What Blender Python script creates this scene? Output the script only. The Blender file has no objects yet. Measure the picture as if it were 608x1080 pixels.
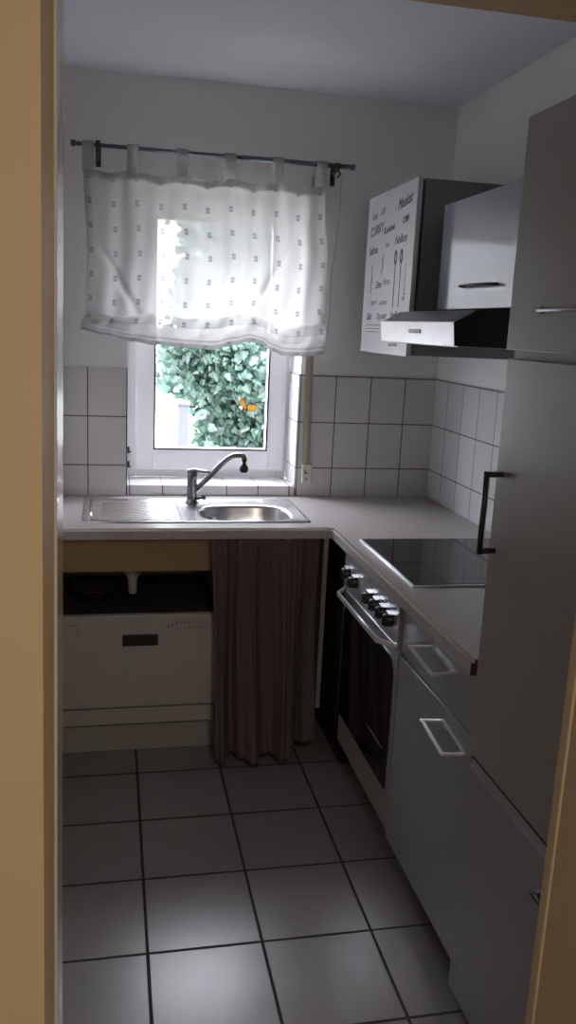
import bpy, bmesh, math, random
from mathutils import Vector, Matrix
C = bpy.context.scene.collection
rnd = random.Random(7)
PI = math.pi

# ------------------------------------------------------------------ materials
def _mat(name):
    m = bpy.data.materials.new(name); m.use_nodes = True
    nt = m.node_tree; nt.nodes.clear()
    out = nt.nodes.new('ShaderNodeOutputMaterial')
    return m, nt, out
def N(nt, typ, **kw):
    n = nt.nodes.new(typ)
    for k, v in kw.items():
        if k in ('operation', 'blend_type', 'data_type', 'noise_dimensions', 'feature', 'distance'):
            setattr(n, k, v)
    return n
def M2(nt, op, a, b=None, c=None):
    n = nt.nodes.new('ShaderNodeMath'); n.operation = op
    for i, v in enumerate((a, b, c)):
        if v is None: continue
        if isinstance(v, (int, float)): n.inputs[i].default_value = v
        else: nt.links.new(v, n.inputs[i])
    return n.outputs[0]
def mixc(nt, fac, a, b):
    n = nt.nodes.new('ShaderNodeMix'); n.data_type = 'RGBA'
    if isinstance(fac, (int, float)): n.inputs[0].default_value = fac
    else: nt.links.new(fac, n.inputs[0])
    for idx, v in ((6, a), (7, b)):
        if isinstance(v, tuple): n.inputs[idx].default_value = (*v[:3], 1)
        else: nt.links.new(v, n.inputs[idx])
    return n.outputs[2]
def pbsdf(nt, out, rough=.5, metal=0, spec=.5, coat=0, coat_r=.1):
    b = nt.nodes.new('ShaderNodeBsdfPrincipled')
    b.inputs['Roughness'].default_value = rough; b.inputs['Metallic'].default_value = metal
    b.inputs['Specular IOR Level'].default_value = spec
    b.inputs['Coat Weight'].default_value = coat; b.inputs['Coat Roughness'].default_value = coat_r
    nt.links.new(b.outputs[0], out.inputs[0]); return b
def coords(nt):
    t = nt.nodes.new('ShaderNodeTexCoord'); return t.outputs['Object']
def noise(nt, scale, detail=3, vec=None, rough=.5):
    n = nt.nodes.new('ShaderNodeTexNoise'); n.inputs['Scale'].default_value = scale
    n.inputs['Detail'].default_value = detail; n.inputs['Roughness'].default_value = rough
    nt.links.new(vec if vec is not None else coords(nt), n.inputs['Vector']); return n.outputs['Fac']
def bump(nt, b, h, strength, dist=.002):
    n = nt.nodes.new('ShaderNodeBump'); n.inputs['Strength'].default_value = strength
    n.inputs['Distance'].default_value = dist
    nt.links.new(h, n.inputs['Height']); nt.links.new(n.outputs[0], b.inputs['Normal'])
def simple(name, col, rough=.5, metal=0, spec=.5, var=.06, vscale=30, bmp=0, bscale=200, coat=0, coat_r=.1):
    m, nt, out = _mat(name); b = pbsdf(nt, out, rough, metal, spec, coat, coat_r)
    f = noise(nt, vscale, 4)
    lo = tuple(c * (1 - var) for c in col); hi = tuple(min(1, c * (1 + var)) for c in col)
    nt.links.new(mixc(nt, f, lo, hi), b.inputs['Base Color'])
    if bmp: bump(nt, b, noise(nt, bscale, 3), bmp)
    return m
def speckle(name, col, dark, rough, scale=450):
    m, nt, out = _mat(name); b = pbsdf(nt, out, rough)
    f = noise(nt, scale, 2); g = noise(nt, 12, 3)
    f2 = M2(nt, 'MULTIPLY', M2(nt, 'SUBTRACT', f, .42), 4); f2 = M2(nt, 'MINIMUM', M2(nt, 'MAXIMUM', f2, 0), 1)
    c = mixc(nt, f2, dark, col); c2 = mixc(nt, M2(nt, 'MULTIPLY', g, .25), c, dark)
    nt.links.new(c2, b.inputs['Base Color']); bump(nt, b, f, .04); return m
def tiles(name, base, grout, ax, u0, v0, su, sv, gw, rough, var=.05, mottled=0, spec=.5, groughness=.8):
    m, nt, out = _mat(name); b = pbsdf(nt, out, rough, spec=spec)
    s = nt.nodes.new('ShaderNodeSeparateXYZ'); nt.links.new(coords(nt), s.inputs[0])
    ms = []; ids = []
    for a, o, st in ((ax[0], u0, su), (ax[1], v0, sv)):
        t = M2(nt, 'DIVIDE', M2(nt, 'SUBTRACT', s.outputs['XYZ'.index(a)], o), st)
        fr = M2(nt, 'FRACT', M2(nt, 'ADD', t, 100.5))
        d = M2(nt, 'MULTIPLY', M2(nt, 'ABSOLUTE', M2(nt, 'SUBTRACT', fr, .5)), st)
        r = M2(nt, 'DIVIDE', M2(nt, 'SUBTRACT', d, gw / 2 - .0006), .0014)
        ms.append(M2(nt, 'MINIMUM', M2(nt, 'MAXIMUM', r, 0), 1)); ids.append(M2(nt, 'FLOOR', M2(nt, 'ADD', t, 100)))
    tile = M2(nt, 'MINIMUM', ms[0], ms[1])                       # 1 on tile, 0 in the joint
    cx = nt.nodes.new('ShaderNodeCombineXYZ'); nt.links.new(ids[0], cx.inputs[0]); nt.links.new(ids[1], cx.inputs[1])
    w = nt.nodes.new('ShaderNodeTexWhiteNoise'); nt.links.new(cx.outputs[0], w.inputs[0])
    lo = tuple(c * (1 - var) for c in base); hi = tuple(min(1, c * (1 + var)) for c in base)
    col = mixc(nt, w.outputs['Value'], lo, hi)
    if mottled:
        col = mixc(nt, M2(nt, 'MULTIPLY', noise(nt, 9, 5), mottled), col, tuple(c * .6 for c in base))
    nt.links.new(mixc(nt, tile, grout, col), b.inputs['Base Color'])
    rr = M2(nt, 'SUBTRACT', groughness, M2(nt, 'MULTIPLY', tile, groughness - rough))
    nt.links.new(rr, b.inputs['Roughness'])
    bump(nt, b, tile, .35, .0015); return m
def sheer(name, col, dotcol):
    """thin voile with two small squares woven in at every dot; UVs are metres on the cloth"""
    m, nt, out = _mat(name)
    uv = nt.nodes.new('ShaderNodeTexCoord').outputs['UV']
    s = nt.nodes.new('ShaderNodeSeparateXYZ'); nt.links.new(uv, s.inputs[0])
    def rect(wu, wv, offv):
        r = []
        for k, per, o, w in ((0, .0935, .018, wu), (1, .0935, .018 + offv, wv)):
            t = M2(nt, 'FRACT', M2(nt, 'ADD', M2(nt, 'DIVIDE', M2(nt, 'SUBTRACT', s.outputs[k], o), per), 50.5))
            d = M2(nt, 'MULTIPLY', M2(nt, 'ABSOLUTE', M2(nt, 'SUBTRACT', t, .5)), per)
            r.append(M2(nt, 'LESS_THAN', d, w / 2))
        return M2(nt, 'MULTIPLY', r[0], r[1])
    dots = M2(nt, 'MAXIMUM', rect(.0155, .0105, -.0062), rect(.0155, .0105, .0062))
    n2 = nt.nodes.new('ShaderNodeTexNoise'); n2.inputs['Scale'].default_value = 500; nt.links.new(uv, n2.inputs['Vector'])
    c = mixc(nt, dots, col, dotcol)
    for a, b_ in ((.590, .596), (.640, .646), (.660, .682)):      # stitched hem folds at the foot of the cloth
        band = M2(nt, 'MULTIPLY', M2(nt, 'GREATER_THAN', s.outputs[1], a), M2(nt, 'LESS_THAN', s.outputs[1], b_))
        c = mixc(nt, M2(nt, 'MULTIPLY', band, .6), c, dotcol)
    dif = nt.nodes.new('ShaderNodeBsdfDiffuse'); tr = nt.nodes.new('ShaderNodeBsdfTranslucent'); tp = nt.nodes.new('ShaderNodeBsdfTransparent')
    nt.links.new(c, dif.inputs[0]); nt.links.new(c, tr.inputs[0])
    m1 = nt.nodes.new('ShaderNodeMixShader'); m1.inputs[0].default_value = .62
    nt.links.new(dif.outputs[0], m1.inputs[1]); nt.links.new(tr.outputs[0], m1.inputs[2])
    fac = M2(nt, 'SUBTRACT', .85, M2(nt, 'MULTIPLY', M2(nt, 'SUBTRACT', n2.outputs['Fac'], .5), .3))
    fac = M2(nt, 'MAXIMUM', fac, M2(nt, 'MULTIPLY', dots, .95))
    m2 = nt.nodes.new('ShaderNodeMixShader'); nt.links.new(fac, m2.inputs[0])
    nt.links.new(tp.outputs[0], m2.inputs[1]); nt.links.new(m1.outputs[0], m2.inputs[2]); nt.links.new(m2.outputs[0], out.inputs[0])
    return m
def glassmat(name):
    m, nt, out = _mat(name)
    tp = nt.nodes.new('ShaderNodeBsdfTransparent'); g = nt.nodes.new('ShaderNodeBsdfGlossy'); g.inputs['Roughness'].default_value = .02
    lw = nt.nodes.new('ShaderNodeLayerWeight'); lw.inputs[0].default_value = .25
    f = M2(nt, 'ADD', M2(nt, 'MULTIPLY', noise(nt, 3, 2), .02), M2(nt, 'MULTIPLY', lw.outputs['Fresnel'], .25))
    tp.inputs[0].default_value = (.95, .95, .96, 1)
    mx = nt.nodes.new('ShaderNodeMixShader'); nt.links.new(f, mx.inputs[0])
    nt.links.new(tp.outputs[0], mx.inputs[1]); nt.links.new(g.outputs[0], mx.inputs[2]); nt.links.new(mx.outputs[0], out.inputs[0])
    return m
def leafmat(name, cols, spec_rough=.35):
    m, nt, out = _mat(name)
    geo = nt.nodes.new('ShaderNodeNewGeometry')
    cr = nt.nodes.new('ShaderNodeValToRGB'); nt.links.new(geo.outputs['Random Per Island'], cr.inputs[0])
    el = cr.color_ramp.elements; el[0].color = (*cols[0], 1); el[1].color = (*cols[-1], 1)
    for i, c in enumerate(cols[1:-1]):
        e = el.new((i + 1) / (len(cols) - 1)); e.color = (*c, 1)
    b = pbsdf(nt, out, spec_rough); nt.links.new(cr.outputs[0], b.inputs['Base Color'])
    b.inputs['Subsurface Weight'].default_value = 0
    t = nt.nodes.new('ShaderNodeBsdfTranslucent'); nt.links.new(cr.outputs[0], t.inputs[0])
    mx = nt.nodes.new('ShaderNodeMixShader'); mx.inputs[0].default_value = .3
    nt.links.new(b.outputs[0], mx.inputs[1]); nt.links.new(t.outputs[0], mx.inputs[2]); nt.links.new(mx.outputs[0], out.inputs[0])
    return m
def stripes(name, col, dark, axis, per, rough):
    m, nt, out = _mat(name); b = pbsdf(nt, out, rough, spec=.2)
    uv = nt.nodes.new('ShaderNodeTexCoord').outputs['UV']
    s = nt.nodes.new('ShaderNodeSeparateXYZ'); nt.links.new(uv, s.inputs[0])
    w = M2(nt, 'ABSOLUTE', M2(nt, 'SINE', M2(nt, 'MULTIPLY', s.outputs[axis], PI / per)))
    c = mixc(nt, w, dark, col)
    c = mixc(nt, M2(nt, 'MULTIPLY', noise(nt, 60, 4), .5), c, dark)
    nt.links.new(c, b.inputs['Base Color']); bump(nt, b, w, .5, .001); return m

M = dict(
    wall=simple('wall_paint', (.86, .855, .85), .85, var=.03, bmp=.12, bscale=220),
    ceil=simple('ceiling_paint', (.80, .81, .86), .9, var=.03, bmp=.1, bscale=160),
    cream=simple('cream_lacquer', (.58, .465, .30), .55, var=.04, vscale=9, spec=.35, bmp=.05, bscale=90),
    framegloss=simple('glossy_frame_lacquer', (.58, .54, .48), .18, var=.03, spec=.6),
    frame=simple('window_plastic', (.86, .86, .88), .35, var=.02),
    gasket=simple('rubber_gasket', (.015, .015, .018), .6),
    glass=glassmat('window_glass'),
    floor=tiles('floor_tiles', (.23, .215, .225), (.015, .014, .014), 'XY', .3719, -.7204, .3072, .3093, .0085, .27, .05, .35, spec=.75),
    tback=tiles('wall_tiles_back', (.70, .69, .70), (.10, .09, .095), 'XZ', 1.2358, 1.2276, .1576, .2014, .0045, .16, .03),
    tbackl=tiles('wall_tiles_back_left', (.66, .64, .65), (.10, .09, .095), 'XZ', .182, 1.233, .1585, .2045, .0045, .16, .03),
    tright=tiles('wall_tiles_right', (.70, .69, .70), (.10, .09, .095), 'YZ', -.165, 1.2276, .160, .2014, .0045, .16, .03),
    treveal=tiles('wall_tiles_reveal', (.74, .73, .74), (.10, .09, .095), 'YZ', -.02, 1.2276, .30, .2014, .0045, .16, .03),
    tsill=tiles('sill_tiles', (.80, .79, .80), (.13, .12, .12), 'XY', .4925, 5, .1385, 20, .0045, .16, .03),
    worktop=speckle('speckled_laminate', (.62, .59, .58), (.34, .31, .30), .30),
    edge=simple('glossy_laminate_edge_highlight', (.74, .72, .71), .16, spec=.8, var=.1, vscale=300),  # paler than the worktop: the highlight along the edge is put into the colour
    chip=simple('bare_chipboard', (.13, .085, .06), .8, var=.3, vscale=300),
    door_grey=simple('grey_lacquer_front', (.30, .305, .33), .30, var=.04, vscale=200, spec=.45, bmp=.03, bscale=400),
    tall_grey=simple('grey_lacquer_warm_cast', (.31, .295, .285), .30, var=.04, vscale=200, spec=.45, bmp=.03, bscale=400),  # browner than the other fronts: warm hall light is put into the colour
    carcass=simple('grey_carcass_board', (.26, .26, .27), .5, var=.03),
    dark=simple('dark_board_gap_shade', (.03, .028, .027), .8),  # dark boards, and the painted shade in gaps and slots
    gloss=simple('pale_high_gloss_front', (.34, .36, .42), .12, var=.02, spec=.7),
    textdoor=simple('white_printed_front', (.66, .67, .70), .4, var=.03),
    ink=simple('grey_black_ink', (.05, .05, .07), .6), inkl=simple('pale_grey_ink', (.27, .28, .31), .6),
    steel=simple('stainless_steel', (.62, .61, .63), .24, 1, var=.05, vscale=60, bmp=.02, bscale=500),
    brushed=simple('brushed_steel_handle', (.80, .80, .82), .32, .65),
    chrome=simple('chrome', (.30, .30, .33), .14, 1),
    darkmetal=simple('dark_gunmetal', (.10, .10, .11), .3, .9),
    rodm=simple('blue_grey_metal_rod', (.16, .18, .22), .3, .9),
    black=simple('black_plastic', (.012, .012, .013), .35),
    blackglass=simple('black_ceramic_glass', (.01, .010, .012), .05, spec=.6, var=.01),
    silver=simple('silver_lacquer', (.42, .43, .47), .32, .35),
    hoodfront=simple('hood_aluminium', (.93, .93, .95), .38, .1),
    hoodtop=simple('hood_grey_steel', (.35, .35, .37), .35, .7),
    white=simple('appliance_white', (.42, .40, .385), .4, var=.03),
    apron=simple('beige_beech_board', (.30, .20, .11), .55, var=.12, vscale=18),
    plinth=simple('pale_plinth_board', (.34, .32, .30), .5, var=.05),
    plastic=simple('white_drain_plastic', (.6, .6, .58), .4),
    belt=stripes('beige_webbing', (.62, .57, .47), (.42, .38, .30), 0, .004, .8),
    winder=simple('cream_plastic', (.70, .67, .60), .4),
    skirt=stripes('taupe_corduroy', (.165, .122, .118), (.095, .070, .068), 0, .006, .95),
    voile=sheer('dotted_voile', (.52, .51, .505), (.25, .25, .26)),
    tabv=sheer('voile_tab', (.50, .495, .49), (.50, .495, .49)),
    hem=simple('woven_hem', (.62, .62, .62), .8, bmp=.2),
    leaf=leafmat('ivy_leaves', [(.009, .027, .019), (.022, .058, .040), (.046, .100, .074), (.12, .185, .15), (.017, .047, .033)]),
    bark=simple('twig_bark', (.09, .06, .04), .9, var=.3),
    render_wall=simple('white_house_render', (.85, .85, .85), .9, bmp=.2),
    post=simple('pale_metal_post', (.07, .075, .085), .5),
    gravel=simple('garden_gravel', (.30, .29, .25), .95, var=.4, vscale=60, bmp=.6, bscale=80),
    orange=simple('orange_film', (.85, .33, .03), .4), yellow=simple('yellow_film', (.95, .62, .10), .4),
    bowl=simple('brown_glazed_bowl', (.035, .026, .020), .35),
)

# ------------------------------------------------------------------ mesh helpers
ORG = {}
class G:
    def __init__(s): s.bm = bmesh.new(); s.uv = s.bm.loops.layers.uv.new('UVMap')
    def _new(s, fs, mi, smooth):
        for f in fs: f.material_index = mi; f.smooth = smooth
    def box(s, x0, x1, y0, y1, z0, z1, bev=0, mi=0, seg=2):
        v = [s.bm.verts.new((x, y, z)) for x in (x0, x1) for y in (y0, y1) for z in (z0, z1)]
        idx = [(0, 1, 3, 2), (4, 6, 7, 5), (0, 4, 5, 1), (2, 3, 7, 6), (0, 2, 6, 4), (1, 5, 7, 3)]
        fs = [s.bm.faces.new([v[i] for i in q]) for q in idx]; s._new(fs, mi, False)
        if bev:
            es = list({e for f in fs for e in f.edges})
            r = bmesh.ops.bevel(s.bm, geom=es, offset=bev, segments=seg, affect='EDGES', profile=.5)
            for f in r['faces']: f.material_index = mi; f.smooth = True
        return s
    def hexa(s, pts, mi=0):
        v = [s.bm.verts.new(p) for p in pts]
        idx = [(0, 1, 3, 2), (4, 6, 7, 5), (0, 4, 5, 1), (2, 3, 7, 6), (0, 2, 6, 4), (1, 5, 7, 3)]
        s._new([s.bm.faces.new([v[i] for i in q]) for q in idx], mi, False); return s
    def prism(s, poly, axis, a, b, mi=0, bev=0):
        """extrude a 2-D polygon along axis from a to b (poly in the two other axes, in xyz order)"""
        def P(p, t):
            q = list(p); q.insert('xyz'.index(axis), t); return q
        A = [s.bm.verts.new(P(p, a)) for p in poly]; B = [s.bm.verts.new(P(p, b)) for p in poly]
        fs = [s.bm.faces.new(A), s.bm.faces.new(B[::-1])]
        n = len(poly)
        for i in range(n): fs.append(s.bm.faces.new((A[i], B[i], B[(i + 1) % n], A[(i + 1) % n])))
        s._new(fs, mi, False)
        if bev:
            r = bmesh.ops.bevel(s.bm, geom=list({e for f in fs for e in f.edges}), offset=bev, segments=2, affect='EDGES')
            for f in r['faces']: f.material_index = mi; f.smooth = True
        return s
    def tube(s, pts, r, n=12, mi=0, cap=True, flat=None):
        pts = [Vector(p) for p in pts]; rr = r if isinstance(r, (list, tuple)) else [r] * len(pts)
        up = Vector((0, 0, 1)); rings = []; prev = None
        for i, p in enumerate(pts):
            d = (pts[min(i + 1, len(pts) - 1)] - pts[max(i - 1, 0)]).normalized()
            if prev is None:
                a = d.cross(up if abs(d.z) < .9 else Vector((1, 0, 0))).normalized()
            else:
                a = (prev - d * prev.dot(d)).normalized()
            prev = a; b = d.cross(a)
            ra = rr[i]; rb = ra if flat is None else ra * flat
            rings.append([s.bm.verts.new(p + a * math.cos(2 * PI * k / n) * ra + b * math.sin(2 * PI * k / n) * rb) for k in range(n)])
        fs = []
        for i in range(len(rings) - 1):
            for k in range(n): fs.append(s.bm.faces.new((rings[i][k], rings[i][(k + 1) % n], rings[i + 1][(k + 1) % n], rings[i + 1][k])))
        s._new(fs, mi, True)
        if cap: s._new([s.bm.faces.new(rings[0][::-1]), s.bm.faces.new(rings[-1])], mi, False)
        return s
    def lathe(s, prof, c, axis=(0, 0, 1), n=24, mi=0):
        """prof: list of (radius, height) along axis from c"""
        ax = Vector(axis).normalized(); a = ax.cross(Vector((0, 0, 1)) if abs(ax.z) < .9 else Vector((1, 0, 0))).normalized(); b = ax.cross(a)
        c = Vector(c); rings = []
        for r, h in prof:
            if r < 1e-6: rings.append([s.bm.verts.new(c + ax * h)])
            else: rings.append([s.bm.verts.new(c + ax * h + a * math.cos(2 * PI * k / n) * r + b * math.sin(2 * PI * k / n) * r) for k in range(n)])
        fs = []
        for i in range(len(rings) - 1):
            A, B = rings[i], rings[i + 1]
            for k in range(n):
                k2 = (k + 1) % n
                if len(A) == 1 and len(B) == 1: continue
                if len(A) == 1: fs.append(s.bm.faces.new((A[0], B[k2], B[k])))
                elif len(B) == 1: fs.append(s.bm.faces.new((A[k], A[k2], B[0])))
                else: fs.append(s.bm.faces.new((A[k], A[k2], B[k2], B[k])))
        s._new(fs, mi, True); return s
    def grid(s, f, nu, nv, mi=0, uvf=None, smooth=True):
        V = [[s.bm.verts.new(f(i / nu, j / nv)) for j in range(nv + 1)] for i in range(nu + 1)]
        for i in range(nu):
            for j in range(nv):
                fa = s.bm.faces.new((V[i][j], V[i + 1][j], V[i + 1][j + 1], V[i][j + 1])); fa.smooth = smooth; fa.material_index = mi
                if uvf:
                    for l, (a, b) in zip(fa.loops, ((i, j), (i + 1, j), (i + 1, j + 1), (i, j + 1))): l[s.uv].uv = uvf(a / nu, b / nv)
        return s
    def make(s, name, mats, parent=None, solid=0, fixn=True):
        if fixn: bmesh.ops.recalc_face_normals(s.bm, faces=s.bm.faces)
        me = bpy.data.meshes.new(name); o = bpy.data.objects.new(name, me); C.objects.link(o)
        if parent is not None:
            org = ORG[parent.name]; o.parent = parent
        elif parent is None and getattr(s, 'fixed', False): org = Vector((0, 0, 0))
        else:
            xs = [v.co for v in s.bm.verts]
            org = Vector(((min(v.x for v in xs) + max(v.x for v in xs)) / 2, (min(v.y for v in xs) + max(v.y for v in xs)) / 2, min(v.z for v in xs)))
            o.location = org
        ORG[o.name] = org
        bmesh.ops.translate(s.bm, verts=s.bm.verts, vec=-org)
        s.bm.to_mesh(me); s.bm.free()
        for m in (mats if isinstance(mats, (list, tuple)) else [mats]): me.materials.append(m)
        if solid:
            md = o.modifiers.new('thickness', 'SOLIDIFY'); md.thickness = solid; md.offset = 0
        return o
def struct(name, g, mats, parent=None):
    if parent is None: g.fixed = True
    o = g.make(name, mats, parent)
    if parent is None: o['kind'] = 'structure'
    return o
def tag(o, label, cat, group=None):
    o['label'] = label; o['category'] = cat
    if group: o['group'] = group
    return o
def thing(name, label, cat, loc, group=None):
    o = bpy.data.objects.new(name, None); C.objects.link(o); o.location = loc; o.empty_display_size = .1
    ORG[o.name] = Vector(loc); return tag(o, label, cat, group)
def curve_pts(ctrl, n):
    """Catmull-Rom through control points"""
    P = [Vector(p) for p in ctrl]; P = [P[0] * 2 - P[1]] + P + [P[-1] * 2 - P[-2]]; out = []
    for i in range(1, len(P) - 2):
        for k in range(n):
            t = k / n; a, b, c, d = P[i - 1:i + 3]
            out.append(.5 * ((2 * b) + (c - a) * t + (2 * a - 5 * b + 4 * c - d) * t * t + (3 * b - a - 3 * c + d) * t ** 3))
    out.append(P[-2]); return out
def lerp_tab(tab, x):
    if x <= tab[0][0]: return tab[0][1]
    for (a, b), (c, d) in zip(tab, tab[1:]):
        if x <= c:
            t = (x - a) / (c - a); t = t * t * (3 - 2 * t); return b + (d - b) * t
    return tab[-1][1]
def text_geo(g, txt, size, shear, mat4, depth=.0004, wide=1):
    cu = bpy.data.curves.new('txt', 'FONT'); cu.body = txt; cu.size = size; cu.shear = shear; cu.extrude = depth; cu.space_character = wide
    o = bpy.data.objects.new('txt', cu); C.objects.link(o)
    dg = bpy.context.evaluated_depsgraph_get(); me = bpy.data.meshes.new_from_object(o.evaluated_get(dg))
    me.transform(mat4); g.bm.from_mesh(me)
    bpy.data.objects.remove(o); bpy.data.curves.remove(cu); bpy.data.meshes.remove(me)

# ------------------------------------------------------------------ dimensions
XL, XR, ZC = .082, 1.699, 2.556
YD, YH = -2.5, -2.76          # kitchen and hall faces of the doorway wall
# ------------------------------------------------------------------ room shell
g = G(); g.box(-1.0, 2.2, -5.2, .30, -.10, 0); struct('floor', g, M['floor'])
g = G(); g.box(XL - .1, XR + .1, YD - .02, .30, ZC, ZC + .12); struct('ceiling', g, M['ceil'])
WX0, WX1, WZ0, WZ1 = .343, 1.077, .90, 2.17     # window opening
g = G(); g.box(XL - .1, WX0, 0, .30, 0, ZC); g.box(WX1, XR + .1, 0, .30, 0, ZC)
g.box(WX0, WX1, 0, .30, 0, WZ0); g.box(WX0, WX1, 0, .30, WZ1, ZC); struct('wall_back', g, M['wall'])
g = G(); g.box(XL - .12, XL, YD, 0, 0, ZC); struct('wall_left', g, M['wall'])
g = G(); g.box(XR, XR + .12, YD, 0, 0, ZC); struct('wall_right', g, M['wall'])
g = G(); g.box(-1.0, .14, YH, YD, 0, ZC); g.box(1.03, 2.2, YH, YD, 0, ZC); g.box(.14, 1.03, YH, YD, 2.09, ZC)
struct('wall_front', g, M['cream'])
# the hall the photograph is taken from
g = G(); g.box(-1.12, -1.0, -5.2, YD, 0, ZC); struct('wall_hall_left', g, M['cream'])
g = G(); g.box(2.2, 2.32, -5.2, YD, 0, ZC); struct('wall_hall_right', g, M['cream'])
g = G(); g.box(-1.12, 2.32, -5.32, -5.2, 0, ZC); struct('wall_hall_back', g, M['cream'])
g = G(); g.box(-1.12, 2.32, -5.32, YD - .02, ZC, ZC + .12); struct('ceiling_hall', g, M['ceil'])

# door frame (metal frame painted cream, lining the opening)
door = bpy.data.objects.new('door_1', None); C.objects.link(door); door.location = (.59, -2.63, 0); door['kind'] = 'structure'; ORG['door_1'] = Vector((.59, -2.63, 0))
xb, xt = .1945, .2195         # the left jamb leans a little
def lean(z): return xb + (xt - xb) * z / 2.03
g = G(); g.hexa([(.14, -2.775, 0), (.14, -2.775, 2.1), (.14, -2.60, 0), (.14, -2.60, 2.1), (xb, -2.775, 0), (lean(2.1), -2.775, 2.1), (xb, -2.60, 0), (lean(2.1), -2.60, 2.1)])
g.box(.06, .15, -2.785, -2.76, 0, 2.12, .003)
g.make('door_jamb', M['cream'], door)
g = G(); g.hexa([(.14, -2.60, 0), (.14, -2.60, 2.1), (.14, -2.475, 0), (.14, -2.475, 2.1), (xb + .0035, -2.60, 0), (lean(2.1) + .0035, -2.60, 2.1), (xb + .0035, -2.475, 0), (lean(2.1) + .0035, -2.475, 2.1)])
o = g.make('jamb_lining', M['framegloss'], door); o['label'] = 'narrow glossy strip of the left door jamb'
XJ = .9715
g = G(); g.box(XJ, 1.03, -2.775, -2.51, 0, 2.1, .002); g.box(1.02, 1.11, -2.785, -2.76, 0, 2.12, .003)
g.box(XJ - .0035, 1.03, -2.512, -2.488, 0, 2.1, .0034, seg=3)
g.make('door_jamb', M['cream'], door)
g = G(); g.box(.14, 1.03, -2.775, -2.49, 2.028, 2.1, .002); g.box(.06, 1.11, -2.785, -2.76, 2.06, 2.12, .003)
g.make('door_head', M['cream'], door)

# tile fields
T = .008
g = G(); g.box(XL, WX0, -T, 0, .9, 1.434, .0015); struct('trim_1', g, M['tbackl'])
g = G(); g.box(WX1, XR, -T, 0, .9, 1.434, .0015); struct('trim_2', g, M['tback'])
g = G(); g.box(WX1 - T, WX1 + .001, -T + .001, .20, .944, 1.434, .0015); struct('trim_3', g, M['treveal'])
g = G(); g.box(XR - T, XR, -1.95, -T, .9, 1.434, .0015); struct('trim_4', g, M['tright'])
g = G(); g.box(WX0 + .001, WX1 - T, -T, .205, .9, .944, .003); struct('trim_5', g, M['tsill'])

# window
WY = .20
win = bpy.data.objects.new('window_1', None); C.objects.link(win); win.location = (.71, .25, .944); win['kind'] = 'structure'; ORG['window_1'] = Vector((.71, .25, .944))
def frame_rect(g, x0, x1, z0, z1, w, y0, y1, bev, wb=None):
    wb = wb or w
    g.box(x0, x0 + w, y0, y1, z0, z1, bev); g.box(x1 - w, x1, y0, y1, z0, z1, bev)
    g.box(x0 + w - .001, x1 - w + .001, y0, y1, z0, z0 + wb, bev); g.box(x0 + w - .001, x1 - w + .001, y0, y1, z1 - w, z1, bev)
fx0, fx1, fz0, fz1 = WX0, WX1 - T, .944, 2.17
g = G(); frame_rect(g, fx0, fx1, fz0, fz1, .045, WY, WY + .07, .003); g.make('window_frame', M['frame'], win)
g = G(); frame_rect(g, fx0 + .04, fx1 - .014, fz0 + .035, fz1 - .035, .074, WY - .018, WY + .05, .005, .086)
g.make('sash', M['frame'], win)
gx0, gx1, gz0, gz1 = .462, .974, 1.071, 2.056
g = G(); frame_rect(g, gx0 - .010, gx1 + .010, gz0 - .010, gz1 + .010, .017, WY - .021, WY + .022, .001)
g.make('bead', M['frame'], win)
g = G(); frame_rect(g, gx0 - .001, gx1 + .001, gz0 - .001, gz1 + .001, .0075, WY - .022, WY + .028, 0)
g.make('gasket', M['gasket'], win)
g = G(); g.box(gx0 - .004, gx1 + .004, WY + .018, WY + .022, gz0 - .004, gz1 + .004); g.make('pane', M['glass'], win)
for z in (.985, 1.05):
    g = G(); g.tube([(fx0 + .009, WY - .008, z), (fx0 + .009, WY - .008, z + .028)], .005); g.box(fx0 + .009, fx0 + .020, WY - .010, WY, z + .002, z + .008, .001)
    g.make('hinge', M['darkmetal'], win)

# butterfly sticker on the pane
bf = thing('butterfly_sticker', 'small orange and yellow butterfly sticker on the window pane', 'sticker', (.885, WY + .015, 1.235))
def wing(g, pts, y0, y1, mi): g.prism([(a, b) for a, b in pts], 'y', y0, y1, mi)
Y0, Y1 = WY + .0145, WY + .0178
g = G(); wing(g, [(.878, 1.250), (.858, 1.262), (.846, 1.300), (.852, 1.306), (.866, 1.300), (.876, 1.278)], Y0, Y1, 0)
g.make('wing', M['orange'], bf)
g = G(); wing(g, [(.878, 1.250), (.892, 1.272), (.912, 1.276), (.932, 1.268), (.926, 1.252), (.900, 1.242)], Y0, Y1, 0)
g.make('wing', M['orange'], bf)
g = G(); wing(g, [(.860, 1.262), (.850, 1.300), (.862, 1.298), (.873, 1.270)], Y0 - .0012, Y0, 0); wing(g, [(.888, 1.264), (.912, 1.273), (.929, 1.267), (.918, 1.254), (.896, 1.250)], Y0 - .0012, Y0, 0)
wing(g, [(.872, 1.262), (.879, 1.272), (.885, 1.262), (.879, 1.254)], Y0 - .0012, Y0, 0)
g.make('wing_pattern', M['yellow'], bf)
g = G(); g.tube([(.872, Y0 - .002, 1.240), (.878, Y0 - .002, 1.252), (.884, Y0 - .002, 1.272)], [.0015, .0028, .0012]); g.make('body', M['black'], bf)

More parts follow.
